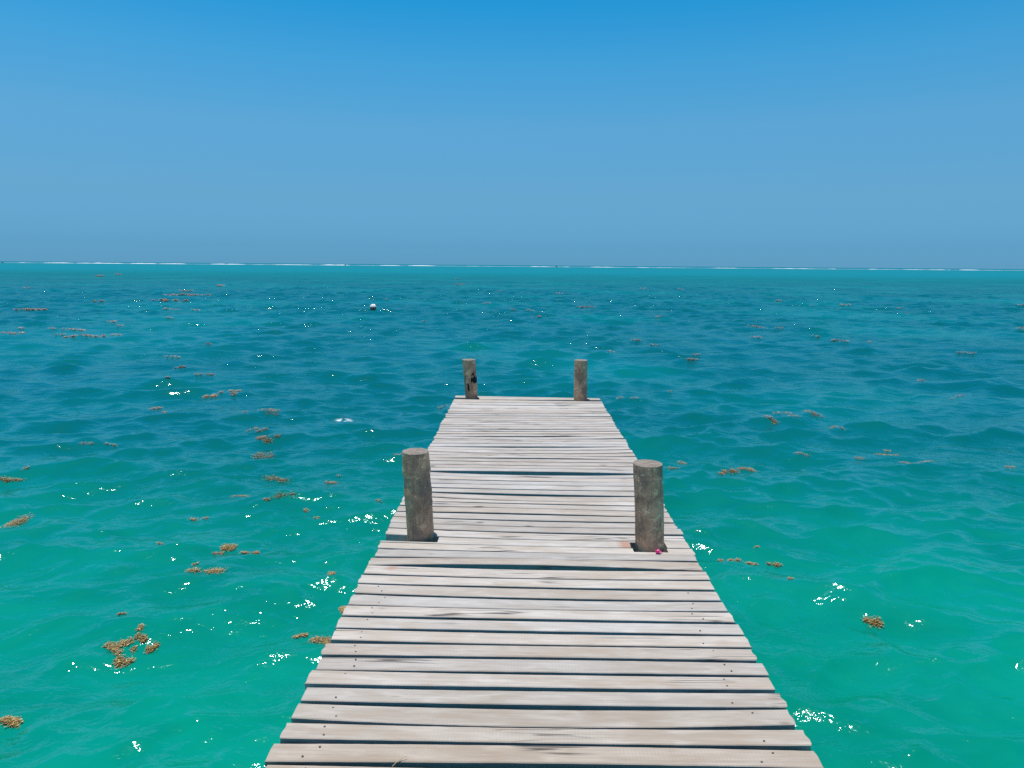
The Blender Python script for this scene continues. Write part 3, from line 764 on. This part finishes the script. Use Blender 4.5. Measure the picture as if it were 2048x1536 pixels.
# ------------------------------------------------------------------ floating seaweed
WEEDS = [
    (-25.24, 51.91, 3.099, 4.697, 534, 'longest thin orange seaweed streak, farthest out of the wide ones left of the buoy'),
    (-22.52, 43.18, 2.331, 3.73, 720, 'broad pinkish-brown seaweed raft just nearer than the longest far orange streak'),
    (-26.13, 42.6, 0.626, 1.001, 198, 'compact pinkish seaweed patch left of the broad far raft'),
    (-24.76, 33.98, 1.458, 2.333, 512, 'orange seaweed streak at the left edge, farther out than the turquoise patch'),
    (-17.32, 23.75, 0.817, 1.004, 300, 'ragged thin seaweed line near the left edge, over the turquoise patch'),
    (-14.33, 22.84, 1.347, 1.083, 595, 'long orange seaweed streak across the turquoise patch on the left'),
    (-16.1, 24.8, 0.855, 0.909, 250, 'narrow seaweed streak just behind the long one across the turquoise patch'),
    (-15.53, 23.4, 0.324, 0.518, 100, 'A'),
    (-13.5, 24.11, 0.335, 0.536, 120, 'A'),
    (-15.27, 25.08, 0.312, 0.499, 72, 'A'),
    (-18.38, 36.4, 0.994, 1.548, 160, 'thin seaweed streak just nearer than the broad far raft left of the buoy'),
    (-16.78, 34.65, 0.475, 0.761, 80, 'A'),
    (-15.39, 29.98, 0.331, 0.529, 64, 'A'),
    (-31.97, 73.52, 0.978, 1.564, 140, 'upright-looking seaweed patch farthest out, left of the buoy near the pale far band'),
    (-28.72, 61.31, 1.144, 1.831, 140, 'A'),
    (-16.63, 28.51, 0.49, 0.784, 125, 'A'),
    (-44.37, 62.69, 0.717, 1.148, 72, 'A'),
    (-77.53, 134.3, 1.672, 2.675, 80, 'A'),
    (-72.03, 119.09, 1.766, 2.826, 120, 'A'),
    (-16.97, 24.71, 0.306, 0.49, 72, 'A'),
    (-18.11, 24.04, 0.231, 0.37, 70, 'A'),
    (-8.97, 18.02, 0.357, 0.571, 168, 'curved seaweed wisp midway out on the left, above a clotted clump'),
    (-7.99, 16.61, 0.307, 0.491, 364, 'clotted seaweed clump just below the curved wisp on the left'),
    (-9.35, 20.77, 0.205, 0.328, 112, 'A'),
    (-6.94, 14.85, 0.403, 0.532, 304, 'slanting seaweed strip between the clotted clump and the pale whitish patch'),
    (-7.39, 14.17, 0.162, 0.259, 96, 'D'),
    (-6.93, 13.89, 0.119, 0.191, 48, 'D'),
    (-5.71, 12.4, 0.554, 0.656, 868, 'palest whitish-tan seaweed patch, midway out left of the far posts'),
    (-5.44, 12.23, 0.141, 0.226, 160, 'D'),
    (-5.87, 11.84, 0.154, 0.171, 72, 'D'),
    (-6.12, 11.2, 0.146, 0.233, 216, 'D'),
    (-4.15, 11.3, 0.213, 0.235, 156, 'D'),
    (-4.49, 11.65, 0.084, 0.135, 70, 'D'),
    (-4.07, 10.85, 0.221, 0.253, 196, 'uppermost wide tuft in the column of seaweed left of the jetty'),
    (-3.98, 10.46, 0.107, 0.135, 56, 'D'),
    (-4.01, 10.09, 0.132, 0.189, 108, 'D'),
    (-3.82, 9.95, 0.16, 0.214, 154, 'D'),
    (-3.61, 9.57, 0.406, 0.369, 754, 'largest golden-brown mat in the column of seaweed left of the jetty'),
    (-3.33, 8.78, 0.245, 0.313, 494, 'tilted golden seaweed clump on a wave face, lowest of the column left of the jetty'),
    (-5.83, 7.64, 0.293, 0.149, 416, 'long brown seaweed strip against the left edge at middle distance'),
    (-5.84, 7.87, 0.07, 0.098, 60, 'D'),
    (-5.9, 9.15, 0.147, 0.105, 88, 'D'),
    (-5.6, 9.19, 0.148, 0.106, 88, 'D'),
    (-2.81, 7.76, 0.275, 0.171, 432, 'thin slanting seaweed strip beyond the row of small tufts left of the jetty'),
    (-2.18, 7.63, 0.204, 0.147, 288, 'faint seaweed strip nearest to the near left post on its left'),
    (-2.14, 7.87, 0.07, 0.078, 48, 'D'),
    (-2.95, 7.1, 0.19, 0.08, 180, 'flat seaweed sliver starting the row of small tufts left of the jetty'),
    (-2.65, 6.93, 0.103, 0.092, 120, 'D'),
    (-2.45, 6.96, 0.197, 0.077, 190, 'D'),
    (-2.17, 6.71, 0.09, 0.072, 90, 'D'),
    (-4.88, 6.37, 0.209, 0.335, 1584, 'tall ragged seaweed cluster at the left edge, on the green water'),
    (-2.55, 5.77, 0.104, 0.167, 672, 'upright olive seaweed clump beside a long low one, left of the jetty'),
    (-2.33, 5.69, 0.155, 0.117, 396, 'low brown seaweed clump right beside the upright olive one'),
    (-3.17, 5.79, 0.057, 0.055, 65, 'F'),
    (-2.59, 5.63, 0.076, 0.083, 144, 'F'),
    (-2.67, 5.38, 0.049, 0.058, 72, 'F'),
    (-2.51, 5.18, 0.283, 0.116, 936, 'long frayed seaweed raft on pale green water, halfway between jetty and the big branching mat'),
    (-1.51, 5.23, 0.056, 0.073, 112, 'F'),
    (-1.48, 5.13, 0.055, 0.053, 84, 'F'),
    (-2.78, 4.51, 0.076, 0.035, 110, 'thin hooked seaweed sprig floating just beyond the big branching mat'),
    (-2.53, 4.15, 0.341, 0.37, 6572, 'biggest branching olive-brown seaweed mat, alone on the green water at lower left'),
    (-1.48, 4.32, 0.093, 0.045, 196, 'thin seaweed strip left of the fluffy clump against the jetty'),
    (-1.31, 4.25, 0.158, 0.148, 1152, 'fluffy golden seaweed clump against the left side of the jetty'),
    (-1.28, 4.71, 0.079, 0.127, 748, 'seaweed tangle half hidden by the left deck edge, beyond the fluffy clump'),
    (-2.77, 3.4, 0.118, 0.1, 1056, 'seaweed clump with a trailing strand cut by the left edge near the bottom'),
    (-3.15, 6.49, 0.136, 0.095, 196, 'F'),
    (-2.02, 6.56, 0.059, 0.069, 60, 'F'),
    (-1.47, 6.95, 0.067, 0.062, 52, 'D'),
    (-1.57, 8.64, 0.127, 0.117, 100, 'D'),
    (-1.35, 11.86, 0.155, 0.214, 90, "seaweed scrap beside the deck's far left corner"),
    (2.59, 8.24, 0.539, 0.55, 2288, 'biggest yellow-brown seaweed mat right of the jetty, level with the tops of the near posts'),
    (2.06, 8.75, 0.13, 0.19, 160, 'E'),
    (4.87, 9.04, 0.322, 0.277, 528, 'pinkish seaweed patch, upper of the two wide ones far right of the jetty'),
    (4.33, 8.8, 0.131, 0.167, 140, 'E'),
    (4.99, 8.67, 0.271, 0.139, 252, 'thin seaweed strip, lower of the two wide ones far right of the jetty'),
    (3.7, 9.01, 0.16, 0.125, 120, 'E'),
    (5.15, 9.63, 0.1, 0.142, 70, 'E'),
    (4.87, 11.45, 0.304, 0.357, 324, 'widest seaweed tuft in the loose group right of the far posts'),
    (3.99, 11.22, 0.198, 0.317, 216, 'E'),
    (4.01, 11.0, 0.081, 0.13, 70, 'E'),
    (4.42, 11.59, 0.188, 0.162, 88, 'E'),
    (4.41, 11.91, 0.123, 0.196, 70, 'E'),
    (4.24, 11.95, 0.123, 0.172, 56, 'E'),
    (4.83, 10.59, 0.141, 0.225, 144, 'E'),
    (8.32, 14.03, 0.145, 0.232, 70, 'E'),
    (8.0, 13.74, 0.061, 0.097, 30, 'E'),
    (9.48, 28.17, 0.746, 1.193, 252, 'far seaweed strip right of the far posts, tapering to the left'),
    (8.07, 24.53, 0.324, 0.518, 108, 'C'),
    (10.21, 26.56, 0.274, 0.438, 70, 'C'),
    (10.49, 23.29, 0.412, 0.66, 216, 'round far seaweed clump with a thin tail strip close to its right'),
    (10.57, 22.42, 0.364, 0.582, 88, 'thin far seaweed tail close to the right of a round clump'),
    (11.46, 23.07, 0.205, 0.328, 60, 'C'),
    (10.34, 24.56, 0.254, 0.406, 56, 'C'),
    (4.44, 17.93, 0.34, 0.544, 260, 'seaweed clump nearest to the far right post on its right'),
    (4.78, 18.24, 0.24, 0.383, 90, 'E'),
    (20.59, 44.74, 0.747, 1.195, 132, 'C'),
    (18.42, 51.16, 0.542, 0.867, 70, 'C'),
    (12.69, 19.63, 0.495, 0.451, 136, 'long thin seaweed line at middle distance close to the right edge'),
    (32.58, 47.04, 0.515, 0.825, 70, 'C'),
    (20.29, 28.8, 0.304, 0.487, 84, 'C'),
    (22.84, 43.01, 0.328, 0.525, 40, 'C'),
    (8.62, 16.05, 0.213, 0.305, 72, 'E'),
    (6.0, 8.43, 0.113, 0.11, 90, 'E'),
    (16.41, 72.95, 0.555, 0.888, 40, 'C'),
    (20.47, 37.15, 0.169, 0.27, 24, 'C'),
    (3.68, 39.87, 1.099, 1.758, 266, 'longest far seaweed streak straight out beyond the far right post'),
    (-2.38, 44.05, 0.503, 0.805, 80, 'B'),
    (-7.65, 84.08, 1.088, 1.741, 90, 'B'),
    (0.38, 37.7, 0.379, 0.607, 70, 'B'),
    (0.67, 33.04, 0.523, 0.836, 88, 'B'),
    (6.46, 32.19, 0.329, 0.526, 84, 'C'),
    (3.75, 23.65, 0.412, 0.659, 144, 'C'),
    (2.49, 20.58, 0.179, 0.286, 60, 'C'),
    (4.02, 20.95, 0.305, 0.487, 120, 'C'),
    (-4.26, 29.36, 0.167, 0.267, 32, 'B'),
    (-0.55, 38.84, 0.334, 0.535, 48, 'B'),
    (2.87, 14.18, 0.083, 0.133, 48, 'E'),
    (2.05, 13.13, 0.134, 0.208, 56, 'E'),
    (1.8, 12.25, 0.161, 0.182, 72, 'E'),
    (1.87, 8.45, 0.175, 0.111, 140, 'golden seaweed strand at the right side of the near right post top'),
    (-10.99, 118.1, 0.694, 1.111, 32, 'B'),
    (3.12, 61.36, 0.717, 1.147, 64, 'B'),
    (12.87, 75.1, 0.681, 1.089, 48, 'C'),
    (-9.29, 47.23, 0.265, 0.424, 24, 'tiny seaweed scrap just beyond the buoy'),
    (-2.17, 64.8, 0.374, 0.598, 32, 'B'),
    (1.71, 5.68, 0.047, 0.076, 88, 'G'),
    (1.81, 5.63, 0.085, 0.103, 200, 'rounded golden tuft, largest of three on the wave crest right of the near right post'),
    (1.94, 5.54, 0.101, 0.08, 192, 'oblong olive tuft, rightmost of three on the wave crest right of the near right post'),
    (2.13, 5.59, 0.11, 0.081, 208, 'faint sunken seaweed strip just right of the three crest tufts'),
    (2.05, 5.79, 0.044, 0.043, 40, 'G'),
    (2.51, 4.7, 0.137, 0.111, 570, 'lone dark brown seaweed clump on green water well right of the jetty'),
    (2.1, 5.15, 0.047, 0.044, 60, 'G'),
]
ZONE = {
 "A": "tiny far brown seaweed scrap on the distant water left of the buoy",
 "B": "tiny far brown seaweed scrap on the distant water straight out beyond the jetty end",
 "C": "tiny far brown seaweed scrap on the distant water right of the jetty",
 "D": "small brown seaweed tuft adrift at middle distance left of the jetty",
 "E": "small brown seaweed tuft adrift at middle distance right of the jetty",
 "F": "small loose seaweed sprig on the green water close left of the jetty",
 "G": "small loose seaweed sprig on the green water close right of the jetty",
}
def make_weed(n, x0, y0, w, d, area, lab):
    r = random.Random(n * 101 + 17)
    dist = math.hypot(x0, y0)
    if dist > 14: d = min(d, 0.55 * w)
    px = math.hypot(dist, EYE) / 700.0                    # about one picture pixel at that distance
    leaf = max(0.013, 1.05 * px)
    # the mat: a few lobes strung along a bent line
    big = "biggest branching" in lab
    lobes = []
    if big:
        for (u, v, s) in ((-.42, .02, .10), (-.30, .00, .13), (-.18, .08, .13), (-.08, .12, .10), (.02, .26, .08), (-.04, .42, .09), (-.06, .50, .07), (.12, .22, .09), (.18, .18, .08), (-.12, -.14, .10), (-.02, -.30, .11), (.10, -.33, .12), (.02, -.36, .12), (.20, -.28, .07), (.10, -.02, .08), (.40, .05, .12), (.36, .00, .10), (.44, .12, .08), (-.24, -.08, .09)):
            lobes.append((u * w, v * d, s * w * 0.75))
    else:
        k = max(2, min(9, int(w / max(0.10, 3 * leaf))))
        bend = r.uniform(-0.5, 0.5); tilt = r.uniform(-0.35, 0.35) if d < w else r.uniform(-0.7, 0.7)
        for q in range(k):
            u = (q + 0.5) / k - 0.5
            s = w / k * r.uniform(0.35, 0.75)
            v = tilt * u + bend * (u * u - 0.08) + r.uniform(-0.22, 0.22)
            lobes.append((u * w + r.uniform(-.3, .3) * w / k, v * d, s))
        for q in range(r.randint(0, 2)):
            lobes.append((r.uniform(-.6, .6) * w, r.uniform(-.6, .6) * d, w * 0.05))
    N = int(max(18, min(1800, area * (0.8 if area > 900 else 1.25) * (1.7 if dist > 14 and w > 1.0 else 1.0))))
    if big: N = 2600
    wts = [s * s + 1e-5 for (_, _, s) in lobes]
    P = []
    for (a0, b0_, s0), (a1, b1_, s1) in zip(lobes[:-1], lobes[1:]):      # stems joining one tuft to the next
        ln = math.hypot(a1 - a0, b1_ - b0_); m = max(2, int(ln / (0.55 * leaf)))
        if big and ln > 0.30 * w: continue
        if m > 60: m = 60
        for q in range(m + 1):
            t = q / m; P.append((a0 + (a1 - a0) * t + r.gauss(0, 0.2) * leaf, b0_ + (b1_ - b0_) * t + r.gauss(0, 0.2) * leaf, r.random()))
    for q in range(N):
        lu, lv, s = r.choices(lobes, wts)[0]
        fx = max(-1.3, min(1.3, r.gauss(0, 0.5))); fy = max(-1.3, min(1.3, r.gauss(0, 0.5)))
        P.append((lu + fx * s, lv + fy * s * min(2.2, max(0.45, d / w)), r.random()))
    if dist > 11:                                         # mats ride up on the crest beside them
        reach = min(1.4, 0.05 * dist); ys = np.linspace(-reach, reach, 13)
        hs = sea_height(np.repeat([x0 - w / 3, x0, x0 + w / 3], len(ys)), np.tile(y0 + ys, 3)).reshape(3, -1).mean(0) - 0.015 * np.abs(ys)
        y0 += float(ys[int(np.argmax(hs))])
    H = sea_height([x0 + p[0] for p in P], [y0 + p[1] for p in P])
    zc = float(np.mean(H))
    V, F = [], []
    for (u, v, t), h in zip(P, H):
        a = r.uniform(0, 2 * math.pi); L = leaf * r.uniform(0.5, 1.4); Wd = L * r.uniform(0.25, 0.6)
        rise = r.uniform(-0.15, 0.3)
        z = h - zc + r.uniform(-0.005, 0.008 + 0.0015 * dist)
        ca, sa = math.cos(a), math.sin(a)
        b0 = len(V)
        V += [(u - ca * L / 2 - sa * Wd * .3, v - sa * L / 2 + ca * Wd * .3, z),
              (u + sa * Wd / 2, v - ca * Wd / 2, z + rise * L * 0.4),
              (u + ca * L / 2, v + sa * L / 2, z + rise * L * 0.8),
              (u - sa * Wd / 2, v + ca * Wd / 2, z + rise * L * 0.4 + 0.15 * Wd)]
        F.append((b0, b0 + 1, b0 + 2, b0 + 3))
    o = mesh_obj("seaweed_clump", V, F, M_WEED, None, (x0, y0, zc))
    far = min(1.0, max(0.0, (dist - 8) / 25))  # far clumps paler: dry weed, with sunlight and haze put into the colour
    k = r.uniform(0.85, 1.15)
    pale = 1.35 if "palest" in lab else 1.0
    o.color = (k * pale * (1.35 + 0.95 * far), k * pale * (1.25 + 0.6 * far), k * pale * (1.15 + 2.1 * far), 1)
    if len(lab) == 1:
        tag(o, ZONE[lab], "seaweed", "drifting seaweed clumps")
    else:
        tag(o, lab, "seaweed", "drifting seaweed clumps")
for n, wv in enumerate(WEEDS): make_weed(n, *wv)

# ------------------------------------------------------------------ surf along the reef on the skyline
SEGS = [(-827,-815),(-784,-734),(-730,-651),(-641,-598),(-595,-551),(-511,-454),(-444,-420),(-412,-343),(-331,-282),(-233,-200),(-188,-143),(-95,-69),(11,45),(61,75),(108,148),(180,205),(209,245),(303,349),(401,471),(489,503),(557,573),(609,645),(650,679),(681,686),(700,732),(760,766)]
M_FOAM = mat_plain("white_foam", (0.60, 0.63, 0.64), 0.9, 0.06, 0.5)
def build_surf():
    xs = np.arange(-1500, 1500.1, 1.6)
    prof = []
    rs = random.Random(5)
    segs = [(a, b, rs.uniform(0.45, 1.25) if b - a > 30 else rs.uniform(0.35, 0.8)) for a, b in SEGS]
    segs += [(-1500 + 70 * q, -1460 + 70 * q, 1.0) for q in range(9)] + [(820 + 75 * q, 860 + 75 * q, 1.0) for q in range(8)]
    V, F = [], []
    prevn = None
    for x in xs:
        hh = 0.10 + 0.25 * max(0.0, mnoise.noise((x * 0.03, 2, 0)) + 0.2)
        for a, b, s in segs:
            if a <= x <= b:
                t = (x - a) / (b - a)
                hh = max(hh, s * (math.sin(math.pi * min(1, max(0, t * 0.96 + 0.02))) ** 0.4) * (0.75 + 0.5 * mnoise.noise((x * 0.09, 5, 1)) + 0.25 * mnoise.noise((x * 0.4, 5, 1))))
        hh = max(0.02, hh)
        y0 = 1150 + 9 * mnoise.noise((x * 0.01, 0, 3))
        n = len(V)
        V += [(x, y0 - 7 - 3 * hh, -0.05), (x, y0 - 2.5, 0.5 * hh), (x, y0, hh), (x, y0 + 1.5, 0.75 * hh), (x, y0 + 4, -0.05)]
        if prevn is not None:
            for k in range(4): F.append((prevn + k, n + k, n + k + 1, prevn + k + 1))
        prevn = n
    tag(mesh_obj("reef_surf", V, F, M_FOAM, None, smooth=True), "white line of surf breaking on the reef along the horizon", kind="stuff")
build_surf()

M_ROCK = mat_plain("wet_coral_rock", (0.05, 0.055, 0.06), 0.8, 0.3, 1.0)
def make_rock(x, y, w, h, label, seed):
    bm = bmesh.new()
    bmesh.ops.create_icosphere(bm, subdivisions=3, radius=1.0)
    for v in bm.verts:
        n = 1 + 0.35 * mnoise.noise(v.co * 1.4 + Vector((seed, 0, 0))) + 0.15 * mnoise.noise(v.co * 4 + Vector((seed, 0, 0)))
        v.co = Vector((v.co.x * w * n / 2, v.co.y * w * n / 2, v.co.z * h * n))
    me = bpy.data.meshes.new("reef_rock"); bm.to_mesh(me); bm.free(); me.materials.append(M_ROCK)
    o = bpy.data.objects.new("reef_rock", me); COL.objects.link(o); o.location = (x, y, 0)
    tag(o, label, "rock", "dark specks in the far surf")
make_rock(53.0, 1135, 3.0, 1.5, "tiny dark speck in the surf line straight out past the jetty end", 3.0)
make_rock(-846.0, 1140, 3.4, 1.6, "tiny dark speck in the surf line at the left edge", 8.0)
make_rock(-286.0, 1135, 1.8, 1.5, "tiny dark speck at the right tip of the longest white surf streak", 12.0)

# ------------------------------------------------------------------ daylight
SUN_EL, SUN_AZ = math.radians(SUN["el"]), math.radians(SUN["az"])     # azimuth from +Y, clockwise seen from above
sd = Vector((math.sin(SUN_AZ) * math.cos(SUN_EL), math.cos(SUN_AZ) * math.cos(SUN_EL), math.sin(SUN_EL)))
sl = bpy.data.lights.new("sun", "SUN"); sl.energy = SUN["e"]; sl.angle = math.radians(0.53); sl.color = (1.0, 0.965, 0.915)
so = bpy.data.objects.new("sun", sl); COL.objects.link(so); so.rotation_euler = sd.to_track_quat("Z", "Y").to_euler(); so.location = (0, 0, 20)

world = bpy.data.worlds.new("World"); scene.world = world; world.use_nodes = True
wt = world.node_tree; wt.nodes.clear()
sky = wt.nodes.new("ShaderNodeTexSky"); sky.sky_type = "NISHITA"; sky.sun_disc = False
sky.sun_elevation = SUN_EL; sky.sun_rotation = SUN_AZ; sky.altitude = 0
sky.air_density = SKY["air"]; sky.dust_density = SKY["dust"]; sky.ozone_density = SKY["ozone"]
src = sky.outputs[0]
for nd in SKYCHAIN(wt, src) or []: src = nd
bg = wt.nodes.new("ShaderNodeBackground"); bg.inputs[1].default_value = SKY["s"]
wt.links.new(src, bg.inputs[0])
wo = wt.nodes.new("ShaderNodeOutputWorld"); wt.links.new(bg.outputs[0], wo.inputs[0])

# ------------------------------------------------------------------ camera: standing on the jetty, level with the horizon
cam = bpy.data.cameras.new("camera"); cam.sensor_width = 36.0; cam.lens = 36.0 * 1400 / 2048
cam.clip_start = 0.05; cam.clip_end = 60000
co = bpy.data.objects.new("camera", cam); COL.objects.link(co)
co.matrix_world = Matrix(((0.99984181, -0.01019075, 0.01457745, 0.0), (0.0160782, 0.16738484, -0.98576052, 0.0), (0.00760559, 0.98583897, 0.16752221, EYE), (0, 0, 0, 1)))
scene.camera = co
scene.render.resolution_x, scene.render.resolution_y = 1024, 768
scene.view_settings.view_transform = "Standard"; scene.view_settings.look = "None"
scene.view_settings.exposure = 0.0; scene.view_settings.gamma = 1.0
scene.cycles.use_denoising = False
scene.cycles.max_bounces = 6; scene.cycles.sample_clamp_indirect = 4.0
